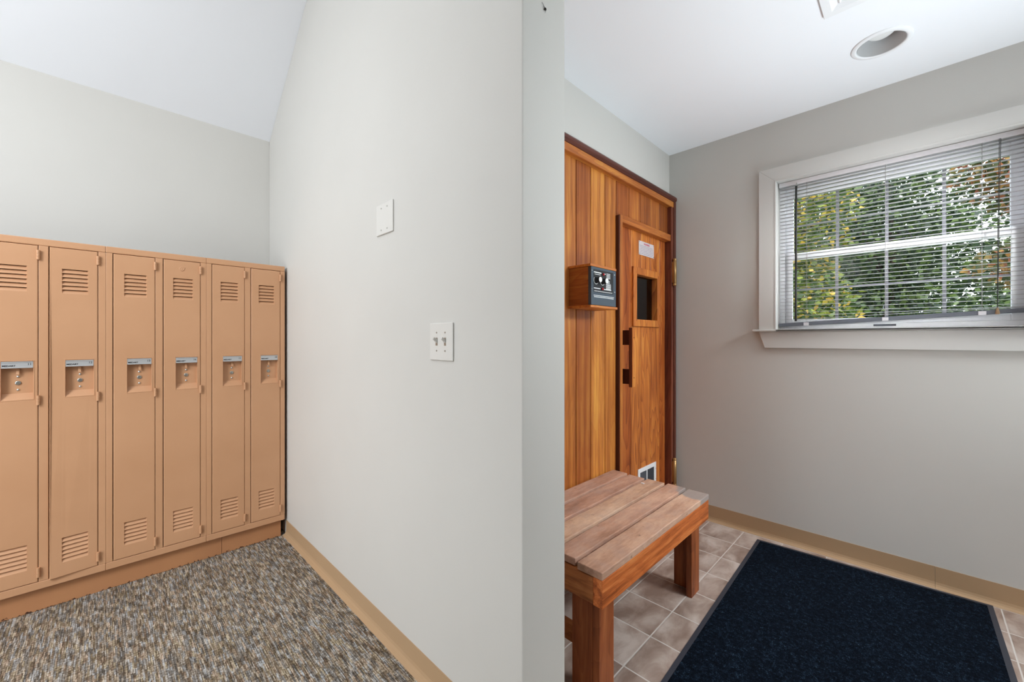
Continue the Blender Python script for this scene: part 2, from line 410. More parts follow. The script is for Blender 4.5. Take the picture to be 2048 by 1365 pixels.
def plate_holes(mb, x0, x1, z0, z1, holes, y, mi=0):
    xs = sorted({x0, x1, *[h[0] for h in holes], *[h[1] for h in holes]}); zs = sorted({z0, z1, *[h[2] for h in holes], *[h[3] for h in holes]})
    for i in range(len(xs) - 1):
        for j in range(len(zs) - 1):
            cx = (xs[i] + xs[i + 1]) / 2; cz = (zs[j] + zs[j + 1]) / 2
            if any(h[0] < cx < h[1] and h[2] < cz < h[3] for h in holes): continue
            mb.add([(xs[i], y, zs[j]), (xs[i + 1], y, zs[j]), (xs[i + 1], y, zs[j + 1]), (xs[i], y, zs[j + 1])], [(0, 1, 2, 3)], mi)

# ================================================================== THE ROOM
WP = .79; WPR = .975; WE = .745      # dividing wall: left face, right face, free end
WW = 2.80; WB = 3.07; SY = 1.229     # window wall, locker wall, wall over the sauna
CZ = 2.469; XL = -3.0; YR = -1.9
SL = .77; Z0 = 2.503; YT = .7; ZT = Z0 + SL * (WB - YT)   # sloped ceiling
def zc(y): return Z0 + SL * (WB - y) if y > YT else ZT - SL * (YT - y) * .9

b = MB(); b.box(XL - .2, .88, YR - .2, WB + .2, -.1, 0); struct(b, 'floor', M['carpet'])
b = MB(); b.box(.88, WW + .15, YR - .2, WB + .2, -.1, 0); struct(b, 'floor', M['tile'])
b = MB()
b.prism([(WB + .2, zc(WB) - SL * .2), (YT, ZT), (YR - .2, zc(YR - .2)), (YR - .2, zc(YR - .2) + .15), (YT, ZT + .16), (WB + .2, zc(WB) - SL * .2 + .16)], 0, XL - .2, WP + .1)
struct(b, 'ceiling', M['ceiling'])
b = MB(); b.box(XL, WP, WB, WB + .12, 0, Z0); b.box(WP, WW + .12, WB, WB + .12, 0, CZ); struct(b, 'wall_back', M['wall'])
b = MB()
b.prism([(YR, 0), (WB, 0), (WB, zc(WB)), (YT, ZT), (YR, zc(YR))], 0, XL - .12, XL); struct(b, 'wall_left', M['wall'])
b = MB()
b.box(XL, WP, YR - .12, YR, 0, zc(YR)); b.box(WP, WW + .12, YR - .12, YR, 0, CZ + .08); struct(b, 'wall_rear', M['wall'])
b = MB()   # dividing wall and the wall over the opening
b.prism([(WE, 0), (WB, 0), (WB, zc(WB)), (YT, ZT), (YR, zc(YR)), (YR, CZ), (WE, CZ)], 0, WP, WPR)
struct(b, 'wall_middle', M['wall'], bevel=.004, seg=3)
# flat ceiling with a round hole for the recessed lamp
LC = (2.387, .110); LR = .083
b = MB()
hx0, hx1, hy0, hy1 = LC[0] - .12, LC[0] + .12, LC[1] - .12, LC[1] + .12
X0c, X1c, Y0c, Y1c = WPR, WW + .12, YR - .12, WB + .12
for (x0, x1, y0, y1) in ((X0c, hx0, Y0c, Y1c), (hx1, X1c, Y0c, Y1c), (hx0, hx1, Y0c, hy0), (hx0, hx1, hy1, Y1c)):
    b.add([(x0, y0, CZ), (x0, y1, CZ), (x1, y1, CZ), (x1, y0, CZ)], [(0, 1, 2, 3)])
n = 48; ring = []; sq = []
for i in range(n):
    a = 2 * pi * i / n; c_, s_ = cos(a), sin(a); k = .12 / max(abs(c_), abs(s_))
    ring.append((LC[0] + LR * c_, LC[1] + LR * s_, CZ)); sq.append((LC[0] + k * c_, LC[1] + k * s_, CZ))
b.add(ring + sq, [(i, (i + 1) % n, n + (i + 1) % n, n + i) for i in range(n)])
b.box(X0c, X1c, Y0c, Y1c, CZ + .2, CZ + .25)
struct(b, 'ceiling', M['ceiling'])
# wall over the sauna front
b = MB(); b.box(WPR, WW, SY, SY + .1, 2.11, CZ); struct(b, 'wall_front', M['wall'])
# window wall
WY0, WY1, WZ0, WZ1 = -.372, .585, 1.228, 2.107
b = MB()
b.box(WW, WW + .14, YR, WY0, 0, CZ + .05); b.box(WW, WW + .14, WY1, WB + .12, 0, CZ + .05)
b.box(WW, WW + .14, WY0, WY1, 0, WZ0); b.box(WW, WW + .14, WY0, WY1, WZ1, CZ + .05)
struct(b, 'wall_right', M['wall'])
b = MB(); b.box(WW + .141, WW + .16, YR - .2, WB + .2, -.3, WZ0 - .02)

# cove base
def cove(name, pts2d, path_ax, a, c, off, sgn, h):
    """profile goes out from plane off in direction sgn, extruded a..c along path_ax"""
    prof = [(0, h), (.0025, h), (.003, .027), (.0055, .016), (.010, .0085), (.018, .004), (.022, .0015), (.022, 0), (0, 0)]
    b = MB(); pts = [(off + sgn * x, z) for x, z in prof]
    b.prism(pts, path_ax, a, c); return b
b = cove('', None, 1, .72, 2.71, WP, -1, .088)
b2 = MB()
prof = [(0, .088), (.0025, .088), (.003, .027), (.0055, .016), (.010, .0085), (.018, .004), (.022, .0015), (.022, 0), (0, 0)]
b.prism([(WE - x, z) for x, z in prof], 0, WP - .01, WPR + .01)
struct(b, 'baseboard_left', M['cove'])
b = MB(); prof = [(x, z if z < .08 else .1) for x, z in prof]
pr = [(WW - x * .9, z) for x, z in prof]
b.prism(pr, 1, -.062, 1.21); b.prism(pr, 1, YR, -.0628)
struct(b, 'baseboard_right', M['cove'])
b = MB(); b.prism([(WPR + x, z) for x, z in prof], 1, WE - .01, 1.21); struct(b, 'baseboard_middle', M['cove'])

# ------------------------------------------------------------------ window
win = MB(); FX = WW + .075
fy0, fy1, fz0, fz1 = WY0, WY1, 1.240, WZ1
def ring_box(mb, x0, x1, y0, y1, z0, z1, t, tb=None, tt=None):
    tb = t if tb is None else tb; tt = t if tt is None else tt
    mb.box(x0, x1, y0, y0 + t, z0, z1); mb.box(x0, x1, y1 - t, y1, z0, z1)
    mb.box(x0, x1, y0 + t, y1 - t, z0, z0 + tb); mb.box(x0, x1, y0 + t, y1 - t, z1 - tt, z1)
ring_box(win, FX, WW + .14, fy0, fy1, fz0, fz1, .028)
w1 = struct(win, 'window_1', M['vinyl'], bevel=.002)
def sash(x0, x1, z0, z1, gz0, gz1, gy0=-.302, gy1=.522):
    s = MB()
    s.box(x0, x1, fy0 + .028, gy0, z0, z1); s.box(x0, x1, gy1, fy1 - .028, z0, z1)
    s.box(x0, x1, gy0, gy1, z0, gz0); s.box(x0, x1, gy0, gy1, gz1, z1)
    f = s.build('window_sash', M['vinyl'], w1, bevel=.003)
    xm = (x0 + x1) / 2
    g = MB(); g.box(xm - .002, xm + .002, gy0 - .004, gy1 + .004, gz0 - .004, gz1 + .004); g.build('window_glass', M['glass'], f)
    g = MB()
    for y in (.317, .112, -.096): g.box(xm + .003, xm + .008, y - .007, y + .007, gz0, gz1)
    zm = (gz0 + gz1) / 2; g.box(xm + .0031, xm + .0079, gy0, gy1, zm - .006, zm + .006)
    g.build('grille_bars', M['muntin'], f)
    return f
sash(FX + .032, FX + .055, 1.655, 2.079, 1.689, 2.021)
lo = sash(FX + .006, FX + .029, 1.268, 1.690, 1.299, 1.648)
g = MB(); g.box(FX - .004, FX + .006, .075, .162, 1.252, 1.262); g.build('sash_lift', M['railgrey'], w1, bevel=.001)
# casing, jamb liner, stool, apron
c = MB(); t0 = WW - .02
c.prism([(WY1, 1.241), (.673, 1.241), (.673, 2.190), (WY1, 2.107)], 0, t0, WW)
c.prism([(WY0, 1.241), (WY0, 2.107), (-.46, 2.190), (-.46, 1.241)], 0, t0, WW)
c.prism([(-.46, 2.190), (WY0, 2.107), (WY1, 2.107), (.673, 2.190)], 0, t0, WW)
cs = c.build('window_casing', M['trim'], w1, bevel=.0015)
c = MB()
c.box(t0 - .002, FX, WY1 - .001, WY1 + .006, 1.241, 2.113); c.box(t0 - .002, FX, WY0 - .006, WY0 + .001, 1.241, 2.113)
c.box(t0 - .002, FX, WY0, WY1, WZ1 - .001, WZ1 + .006); c.build('jamb_liner', M['trim'], w1, bevel=.001)
c = MB(); c.box(WW - .045, FX + .03, WY0 + .001, WY1 - .001, 1.2285, 1.241); c.box(WW - .045, WW, -.49, .702, 1.2285, 1.241)
c.build('window_sill', M['trim'], w1, bevel=.004, seg=3)
c = MB(); c.prism([(-.46, 1.2285), (-.43, 1.132), (.642, 1.132), (.673, 1.2285)], 0, t0, WW); c.build('window_apron', M['trim'], w1, bevel=.0015)

# ------------------------------------------------------------------ window blind
O = (WW + .04, .107, 1.24)
bl = thing('window_blind', O, 'white horizontal mini blind hanging in the window, slats open, bottom rail tilted', 'window blind')
bx = WW + .040; by0, by1 = -.366, .579
b = MB(O); b.box(bx - .013, bx + .013, by0, by1, 2.079, 2.104); b.build('head_rail', M['blind'], bl, bevel=.0015)
rl = 1.256; rr = 1.302
def rail_z(y): return rl + (rr - rl) * (by1 - y) / (by1 - by0)
b = MB(O); h_ = .020
b.add([(bx - .014, by1, rail_z(by1)), (bx + .014, by1, rail_z(by1)), (bx + .014, by1, rail_z(by1) + h_), (bx - .014, by1, rail_z(by1) + h_),
       (bx - .014, by0, rail_z(by0)), (bx + .014, by0, rail_z(by0)), (bx + .014, by0, rail_z(by0) + h_), (bx - .014, by0, rail_z(by0) + h_)],
      [(0, 3, 2, 1), (4, 5, 6, 7), (0, 4, 7, 3), (1, 2, 6, 5), (3, 7, 6, 2), (0, 1, 5, 4)])
rail = b.build('bottom_rail', M['railgrey'], bl, bevel=.002)
lads = (.446, .114, -.212)
for y in lads: b = MB(O); b.box(bx - .0157, bx - .0142, y - .012, y + .012, rail_z(y) - .001, rail_z(y) + .0165); b.build('rail_clip', M['blind'], rail)
NS = 38; pitch = .0207
for i in range(NS):
    z = 2.064 - pitch * i
    k = NS - 1 - i
    zl = max(z, rail_z(by1) + h_ + .0026 * (k + 1)); zr = max(z, rail_z(by0) + h_ + .0026 * (k + 1))
    b = MB(O); vs = []
    for (y, zz) in ((by1 - .004, zl), (by0 + .004, zr)):
        for dx, dz in ((-.0120, -.0008), (-.006, .0003), (0, .0007), (.006, .0003), (.0120, -.0008)): vs.append((bx + dx, y, zz + dz))
    b.add(vs, [(q, q + 1, q + 6, q + 5) for q in range(4)], 0, True)
    so = b.build('slat', M['blind'], bl); sm = so.modifiers.new('thick', 'SOLIDIFY'); sm.thickness = .0005
for y in lads:
    b = MB(O)
    for dx in (-.0133, .0133): b.tube([(bx + dx, y, rail_z(y) + .01), (bx + dx, y, 2.08)], .0007, n=5)
    b.build('ladder_cord', M['cord'], bl)
b = MB(O); b.tube([(bx - .022, .492, 2.066), (bx - .022, .493, 1.75), (bx - .022, .494, 1.287)], .0055, .0055, 10)
wd = b.build('tilt_wand', M['wand'], bl); b = MB(O); b.tube([(bx - .008, .491, 2.09), (bx - .022, .491, 2.075), (bx - .022, .492, 2.05)], .0025, n=8); b.build('wand_hook', M['chrome'], wd)
b = MB(O)
b.tube([(bx - .016, -.262, 2.08), (bx - .016, -.258, 1.7), (bx - .016, -.256, 1.315)], .0011, n=6); b.tube([(bx - .016, -.266, 2.08), (bx - .0165, -.261, 1.7), (bx - .016, -.257, 1.315)], .0011, n=6)
cd = b.build('lift_cord', M['wand'], bl)
b = MB(O); b.lathe((bx - .016, -.2565, 1.325), (0, 0, -1), [(.002, 0), (.004, .006), (.0075, .026), (.006, .03), (0, .03)], 14); b.build('tassel', M['tassel'], cd)

# ------------------------------------------------------------------ ceiling lamp and diffuser
O = (LC[0], LC[1], CZ)
t = thing('recessed_light', O, 'round white recessed downlight in the flat ceiling, unlit', 'ceiling light')
b = MB(O); b.lathe((LC[0], LC[1], CZ), (0, 0, -1), [(.102, .0), (.102, .002), (.098, .005), (.088, .007), (.083, .006), (.081, .003), (.079, -.004), (.079, -.01)], 56); b.build('trim_ring', M['white'], t)
b = MB(O); b.lathe((LC[0], LC[1], CZ), (0, 0, 1), [(.0795, -.004), (.078, .01), (.072, .05), (.066, .1), (.0, .105)], 48); b.build('baffle', M['baffle'], t)
b = MB(O); b.lathe((LC[0], LC[1], CZ), (0, 0, 1), [(0, .034), (.02, .034), (.036, .037), (.046, .044), (.049, .052), (.047, .062), (.034, .085), (.02, .1)], 40); b.build('bulb', M['bulb'], t)
vx1, vy1 = 2.031, .262; S = .30; vx0, vy0 = vx1 - S, vy1 - S
O = ((vx0 + vx1) / 2, (vy0 + vy1) / 2, CZ)
t = thing('ceiling_vent', O, 'square white air diffuser on the flat ceiling, cut off by the top edge', 'ceiling vent')
b = MB(O)
def frus(mb, i0, z0, i1, z1):
    a = [(vx0 + i0, vy0 + i0), (vx1 - i0, vy0 + i0), (vx1 - i0, vy1 - i0), (vx0 + i0, vy1 - i0)]; c = [(vx0 + i1, vy0 + i1), (vx1 - i1, vy0 + i1), (vx1 - i1, vy1 - i1), (vx0 + i1, vy1 - i1)]
    vs = [(x, y, CZ - z0) for x, y in a] + [(x, y, CZ - z1) for x, y in c]
    mb.add(vs, [(i, (i + 1) % 4, (i + 1) % 4 + 4, i + 4) for i in range(4)])
frus(b, 0, 0, 0, .010); frus(b, 0, .010, .002, .012); frus(b, .002, .012, .028, .012); frus(b, .028, .012, .046, .0025)
frus(b, .046, .0025, .15, .0025)
b.build('frame', M['white'], t)
for k, i0 in enumerate((.052, .085, .118)):
    b = MB(O); frus(b, i0, .003, i0, .007); frus(b, i0, .007, i0 + .004, .009); frus(b, i0 + .004, .009, i0 + .008, .006); frus(b, i0 + .008, .006, i0 + .024, .003); b.build('louver_ring', M['white'], t)

# ------------------------------------------------------------------ wall plates
def blank():
    x = WP; O = (x, 1.4885, 1.660)
    t = thing('blank_wall_plate', O, 'blank white double-gang wall plate, higher of the two plates on the dividing wall', 'wall plate')
    b = MB(O); b.prism([(1.4225, 1.5985), (1.5545, 1.5985), (1.5545, 1.7215), (1.4225, 1.7215)], 0, x - .006, x); b.build('cover', M['plate'], t, bevel=.004, seg=3)
    for y in (1.465, 1.512):
        for z in (1.617, 1.703):
            b = MB(O); b.cyl((x - .0055, y, z), (-1, 0, 0), .0032, .0012, 12); b.build('screw', M['screw'], t)
blank()
def switch():
    x = WP; y0, y1, z0, z1 = 1.044, 1.172, 1.113, 1.237; O = (x, (y0 + y1) / 2, (z0 + z1) / 2)
    t = thing('light_switch', O, 'double toggle light switch with white plate, lower plate on the dividing wall', 'light switch')
    b = MB(O); b.prism([(y0, z0), (y1, z0), (y1, z1), (y0, z1)], 0, x - .006, x); b.build('cover', M['plate'], t, bevel=.004, seg=3)
    for y in (1.0845, 1.1315):
        b = MB(O); b.box(x - .0065, x - .004, y - .0055, y + .0055, 1.162, 1.188); b.build('toggle_slot', M['screw'], t)
        b = MB(O); b.prism([(x - .005, 1.170), (x - .005, 1.182), (x - .020, 1.191), (x - .021, 1.184)], 1, y - .0042, y + .0042); b.build('toggle', M['plate'], t, bevel=.001)
        for z in (1.145, 1.205):
            b = MB(O); b.cyl((x - .0055, y, z), (-1, 0, 0), .003, .0012, 12); b.build('screw', M['screw'], t)
switch()
# speck high on the wall end
O = (.880, WE, 2.113); b = MB(O)
b.lathe((.880, WE - .0032, 2.113), (0, -1, 0), [(0, -.003), (.003, -.002), (.004, 0), (.003, .002), (0, .003)], 10)
for dx, dz in ((.006, .006), (.007, .002), (-.005, .007), (-.006, -.004), (.004, -.006), (-.012, .014)): b.tube([(.880, WE - .002, 2.113), (.880 + dx * .6, WE - .003, 2.113 + dz * .6), (.880 + dx, WE - .0008, 2.113 + dz)], .0006, .0004, 5)
o = b.build('dead_insect', M['speck']); o['label'] = 'tiny dark dead insect stuck high on the end of the dividing wall'; o['category'] = 'insect'

# ================================================================== LOCKERS
LF = 2.69; LZ0, LZ1 = .101, 1.619
def louvers(mb, x0, x1, zs, h, y, mi=0):
    for z in zs:
        zt, zb = z + h / 2, z - h / 2; e = .004; d = .009; g = .0020
        mb.add([(x0, y, zt), (x1, y, zt), (x1, y + d, zt), (x0, y + d, zt)], [(0, 1, 2, 3)], mi)
        mb.add([(x0 + e, y + d, zt - g), (x1 - e, y + d, zt - g), (x1 - e * .3, y, zb), (x0 + e * .3, y, zb)], [(0, 3, 2, 1)], mi)
        mb.add([(x0, y, zt), (x0, y, zb), (x0 + e * .3, y, zb), (x0 + e, y + d, zt - g)], [(0, 1, 2, 3)], mi)
        mb.add([(x1, y, zt), (x1, y, zb), (x1 - e * .3, y, zb), (x1 - e, y + d, zt - g)], [(0, 3, 2, 1)], mi)
        mb.add([(x0, y + d + .004, zt), (x1, y + d + .004, zt), (x1, y + d + .004, zb), (x0, y + d + .004, zb)], [(0, 1, 2, 3)], 1)
def make_door(unit, O, xa, num, warp=0, dent=False, open_gap=.0):
    W = .148; x0, x1 = xa, xa + W; z0, z1 = .1365, 1.587; y = LF - .002
    b = MB(O); lx0, lx1 = x0 + .036, x0 + .118
    up = [1.487 - .0183 * k for k in range(6)]; dn = [.297 - .0183 * k for k in range(6)]; h = .0176
    px0, px1, pz0, pz1 = x0 + .047, x0 + .135, .927, 1.090
    holes = [(lx0, lx1, z - h / 2, z + h / 2) for z in up + dn] + [(px0, px1, pz0, pz1)]
    e = .0025
    plate_holes(b, x0 + e, x1 - e, z0 + e, z1 - e, holes, y)
    fr = [(x0 + e, z0 + e), (x1 - e, z0 + e), (x1 - e, z1 - e), (x0 + e, z1 - e)]; ou = [(x0, z0), (x1, z0), (x1, z1), (x0, z1)]
    vs = [(p[0], y, p[1]) for p in fr] + [(p[0], y + e, p[1]) for p in ou] + [(p[0], y + .015, p[1]) for p in ou]
    b.add(vs, [(i + 4, (i + 1) % 4 + 4, (i + 1) % 4, i) for i in range(4)] + [(i + 8, (i + 1) % 4 + 8, (i + 1) % 4 + 4, i + 4) for i in range(4)])
    louvers(b, lx0, lx1, up, h, y); louvers(b, lx0, lx1, dn, h, y)
    if warp:
        nv = []
        for v in b.v:
            z = v[2] + O[2]; x = v[0] + O[0]; k = max(0, 1 - (z - z0) / .75) * (1 - (x - x0) / W)
            nv.append((v[0], v[1] - warp * k, v[2] - .004 * k))
        b.v = nv
    if dent:
        pass
    d = b.build('door', [M['locker'], M['dark']], unit)
    # latch pocket
    b = MB(O); D = .022; yb = y + D
    b.add([(px0, y, pz0), (px0, yb, pz0 + .022), (px0, yb, pz1), (px0, y, pz1)], [(0, 1, 2, 3)])
    b.add([(px1, y, pz0), (px1, yb, pz0 + .022), (px1, yb, pz1), (px1, y, pz1)], [(3, 2, 1, 0)])
    b.add([(px0, y, pz0), (px1, y, pz0), (px1, yb, pz0 + .026), (px0, yb, pz0 + .026)], [(0, 1, 2, 3)])
    b.add([(px0, yb, pz0 + .02), (px1, yb, pz0 + .02), (px1, yb, pz1), (px0, yb, pz1)], [(0, 1, 2, 3)])
    b.add([(px0, y, pz1), (px1, y, pz1), (px1, yb, pz1), (px0, yb, pz1)], [(3, 2, 1, 0)])
    r = .0035
    b.box(px0 - r, px0, y - .001, y + .002, pz0 - r, pz1 + r); b.box(px1, px1 + r, y - .001, y + .002, pz0 - r, pz1 + r)
    b.box(px0, px1, y - .001, y + .002, pz0 - r, pz0); b.box(px0, px1, y - .001, y + .002, pz1, pz1 + r)
    b.build('latch_pocket', M['locker'], d, bevel=.0006, seg=1)
    xc = (px0 + px1) / 2
    b = MB(O); b.box(px0 + .0006, px1 - .0006, y - .0012, y + .001, 1.061, 1.0885)
    b.box(px0 + .0006, px1 - .0006, y - .0032, y - .001, 1.0845, 1.0885); b.box(px0 + .0006, px1 - .0006, y - .0032, y - .001, 1.061, 1.0655)
    npl = b.build('name_plate', M['alu'], d, bevel=.0005, seg=1)
    text('MEDART', 'plate_lettering', .0085, (px0 + .003, y - .0014, 1.0705), M['ink'], d, O, width=.036, bold=.0003)
    text(str(num), 'number_lettering', .0125, (px1 - .0045, y - .0014, 1.0765), M['ink'], d, O, align='RIGHT', bold=.0001)
    b = MB(O); ls = random.uniform(-.0015, .0035)
    b.add([(xc - .005 + ls, yb - .003, 1.060), (xc + .005 + ls, yb - .003, 1.060), (xc + .0045 + ls, yb - .014, 1.034), (xc - .0045 + ls, yb - .014, 1.034),
           (xc - .005 + ls, yb, 1.060), (xc + .005 + ls, yb, 1.060), (xc + .0045 + ls, yb - .009, 1.033), (xc - .0045 + ls, yb - .009, 1.033)],
          [(0, 3, 2, 1), (4, 5, 6, 7), (0, 4, 7, 3), (1, 2, 6, 5), (3, 7, 6, 2), (0, 1, 5, 4)])
    b.build('latch_lever', M['locker'], d, bevel=.001)
    for zz, rr_, hh in ((1.024, .0048, .004), (.968, .0048, .004)):
        b = MB(O); b.lathe((xc, yb, zz), (0, -1, 0), [(rr_, 0), (rr_, hh * .4), (rr_ * .7, hh * .85), (0, hh)], 14); b.build('rivet', M['chrome'], d)
    b = MB(O); b.lathe((xc, yb, .997), (0, -1, 0), [(.0088, 0), (.0088, .0025), (.0078, .0038), (.004, .0036), (.0, .0036)], 24); b.build('lock_button', M['screw'], d)
    for zc_ in (1.547, .920, .178):
        b = MB(O)
        for k in range(3): b.cyl((x1 + .0005, y - .0040, zc_ - .0205 + k * .0138), (0, 0, 1), .0056, .0132, 12)
        b.box(x1 - .004, x1 + .005, y, y + .003, zc_ - .02, zc_ + .02)
        b.build('hinge', M['locker'], d)
    if dent:
        b = MB(O)
        b.lathe((x0 + .072, y - .0001, 1.546), (0, -1, 0), [(.0, .0016), (.004, .0012), (.006, .0002), (.0085, .0022), (.0105, .002), (.012, 0)], 9)
        b.lathe((x0 + .082, y - .0001, 1.552), (0, -1, 0), [(.0, .0012), (.004, .001), (.006, 0)], 7)
        b.build('paint_blob', M['locker'], d)
    return d
def locker(x0, nums, label, warp=(0, 0), dent=(False, False)):
    W = .3802; O = (x0 + W / 2, (LF + WB) / 2, LZ0); t = thing('locker_cabinet', O, label, 'locker', 'tan lockers along the back wall')
    x1 = x0 + W; b = MB(O); yb = WB - .02
    b.box(x0 + .001, x0 + .003, LF + .014, yb, LZ0, LZ1 - .002); b.box(x1 - .003, x1 - .001, LF + .014, yb, LZ0, LZ1 - .002)
    b.box(x0 + .003, x1 - .003, LF + .014, yb, LZ1 - .004, LZ1 - .002); b.box(x0 + .003, x1 - .003, LF + .014, yb, LZ0, LZ0 + .003)
    b.box(x0 + .003, x1 - .003, yb - .002, yb, LZ0 + .003, LZ1 - .004); b.box(x0 + .188, x0 + .190, LF + .016, yb - .002, LZ0 + .003, LZ1 - .004)
    b.build('shell', M['locker_shaded'], t)
    for za, zb_ in ((LZ1 - .0295, LZ1), (LZ0, LZ0 + .0335)):
        b = MB(O); b.box(x0, x1, LF, LF + .03, za, zb_); b.build('face_rail', M['locker'], t, bevel=.003, seg=3)
    zt = LZ1 - .0300; zb = LZ0 + .0340
    for xa, xb in ((x0, x0 + .0225), (x0 + .1745, x0 + .2030), (x0 + .3555, x1)):
        b = MB(O); b.box(xa, xb, LF, LF + .03, zb, zt); b.build('face_stile', M['locker'], t, bevel=.0016, seg=2)
    make_door(t, O, x0 + .0252, nums[0], warp[0], dent[0]); make_door(t, O, x0 + .2060, nums[1], warp[1], dent[1])
locker(-.3665, (11, 12), 'tan two-door steel locker cabinet numbered 11 and 12, door 12 bent at its foot', (0, .010))
locker(.0140, (13, 16), 'tan two-door steel locker cabinet numbered 13 and 16, with a blob above one vent', (0, 0), (False, True))
locker(.3945, (15, 14), 'tan two-door steel locker cabinet numbered 15 and 14, beside the dividing wall')
locker(-.7470, (9, 10), 'tan two-door steel locker cabinet just outside the left edge of the photo')
def kick(x0, x1, label):
    O = ((x0 + x1) / 2, 2.85, 0); b = MB(O); b.box(x0, x1, 2.715, WB - .01, 0, .1005)
    o = b.build('locker_plinth', M['kick'], bevel=.001); o['label'] = label; o['category'] = 'locker base'; o['group'] = 'brown plinths under the lockers'
kick(-.80, .4655, 'long brown painted plinth under the left and middle locker cabinets')
kick(.467, .760, 'short brown painted plinth in the corner under the rightmost lockers')

# ================================================================== SAUNA FRONT
PY_ = 1.215; DY = 1.230; CY = 1.185
wf = MB(); edges = [.99, 1.143, 1.278, 1.412, 1.547, 1.682, 1.813, 1.949, 2.068]
tones = {1.547: (.50, .35), 1.682: (.38, .8), 1.813: (.66, .0), 1.949: (.56, .25), 1.412: (.5, .4), 1.278: (.6, .3), 1.143: (.45, .6), .99: (.55, .3)}
def vplank(mb, x0, x1, z0, z1, y, tone, th=.016, v=.0045):
    mb.rt(*tone)
    g = .0024
    mb.prism([(x0, y + .011), (x0 + g, y + .011), (x0 + g, y + .002), (x0 + v, y), (x1 - v, y), (x1 - g, y + .002), (x1 - g, y + .011), (x1, y + .011), (x1, y + th), (x0, y + th)], 2, z0, z1)
for a, c_ in zip(edges[:-1], edges[1:]): vplank(wf, a, c_, .0, 2.10, PY_, tones[a])
ed2 = [2.068, 2.212, 2.354, 2.488, 2.617, 2.76]; tn2 = [(.40, .9), (.50, .7), (.43, .7), (.5, .6), (.28, .9)]
for a, c_, tn in zip(ed2[:-1], ed2[1:], tn2): vplank(wf, a, c_, 1.875, 2.10, PY_, tn)
ws = struct(wf, 'wall_sauna', M['cedar'])
b = MB(); b.box(WPR, 2.06, PY_ + .02, PY_ + .035, 0, 2.11); b.box(2.06, WW, PY_ + .02, PY_ + .035, 1.88, 2.11); b.build('backing_board', M['dark'], ws)
b = MB(); b.rt(.5, .6); b.box(WPR, 2.772, CY, 1.235, 2.088, 2.127); b.build('head_casing', M['cedar_x'], ws, bevel=.003)
b = MB(); b.rt(.5, .5); b.prism([(CY - .012, 2.140), (CY - .012, 2.152), (CY - .006, 2.163), (1.235, 2.163), (1.235, 2.127), (CY - .002, 2.127)], 0, WPR, 2.797); b.build('cap_molding', M['cedar_dark'], ws, bevel=.002)
b = MB(); b.rt(.75, .5); b.box(2.735, 2.768, CY, 1.26, 0, 2.088); b.build('corner_post', M['cedar_darkz'], ws, bevel=.003)
b = MB(); b.rt(.5, .6); b.box(2.769, 2.797, CY - .006, 1.235, 0, 2.127); b.build('corner_post', M['cedar_darkz'], ws, bevel=.003)
# door
d = MB(); d.rt(.5, .9)
dx0, dx1, dz0, dz1 = 2.096, 2.733, .012, 1.868
de = [(2.096, 2.263, .38, 1.0), (2.263, 2.387, .66, .15), (2.387, 2.519, .58, .4), (2.519, 2.650, .56, .45), (2.650, 2.733, .42, .95)]
wx0, wx1, wz0, wz1 = 2.312, 2.592, 1.296, 1.590
for x0, x1, br, rd in de:
    segs = [(dz0, dz1)] if (x1 <= wx0 or x0 >= wx1) else [(dz0, wz0 + .0), (wz1, dz1)]
    tn = (br, random.random(), rd)
    for z0, z1 in segs:
        d.tone = tn; v = .0035
        g = .0015
        d.prism([(x0, DY + .009), (x0 + g, DY + .009), (x0 + g, DY + .0015), (x0 + v, DY), (x1 - v, DY), (x1 - g, DY + .0015), (x1 - g, DY + .009), (x1, DY + .009), (x1, DY + .035), (x0, DY + .035)], 2, z0, z1)
    if x0 < wx0 < x1: d.tone = tn; d.box(x0 + .0003, wx0, DY, DY + .035, wz0, wz1)
    if x0 < wx1 < x1: d.tone = tn; d.box(wx1, x1 - .0003, DY, DY + .035, wz0, wz1)
door = struct(d, 'door_1', M['cedar_door'])
b = MB(); fy = DY - .014
def mitre(mb, x0, x1, z0, z1, t, y0, y1, tn):
    A = [(x0, z0), (x1, z0), (x1, z1), (x0, z1)]; B = [(x0 + t, z0 + t), (x1 - t, z0 + t), (x1 - t, z1 - t), (x0 + t, z1 - t)]
    for i in range(4):
        j = (i + 1) % 4; mb.rt(*tn); mb.prism([A[i], A[j], B[j], B[i]], 1, y0, y1)
mitre(b, 2.270, 2.633, 1.262, 1.627, .044, fy, DY + .03, (.56, .4)); b.build('window_frame', M['cedar_door'], door, bevel=.002)
b = MB(); b.box(2.313, 2.590, DY + .024, DY + .028, 1.30, 1.59); b.build('window_pane', M['smoke'], door)
# jamb + head board around the door
b = MB(); b.rt(.56, .4); b.box(2.067, 2.0945, 1.190, 1.26, 0, 1.892); b.build('door_jamb', M['cedar'], ws, bevel=.0015)
b = MB(); b.rt(.25, .7); b.box(2.0595, 2.0667, 1.193, 1.2148, 0, 1.888); b.build('jamb_shade_strip', M['cedar_darkz'], ws, bevel=.001)  # added dark strip, paints in the shade on the jamb's left side
b = MB(); b.rt(.55, .6); b.box(2.0947, 2.733, 1.190, 1.26, 1.852, 1.895); b.build('door_head', M['cedar_x'], ws, bevel=.002)
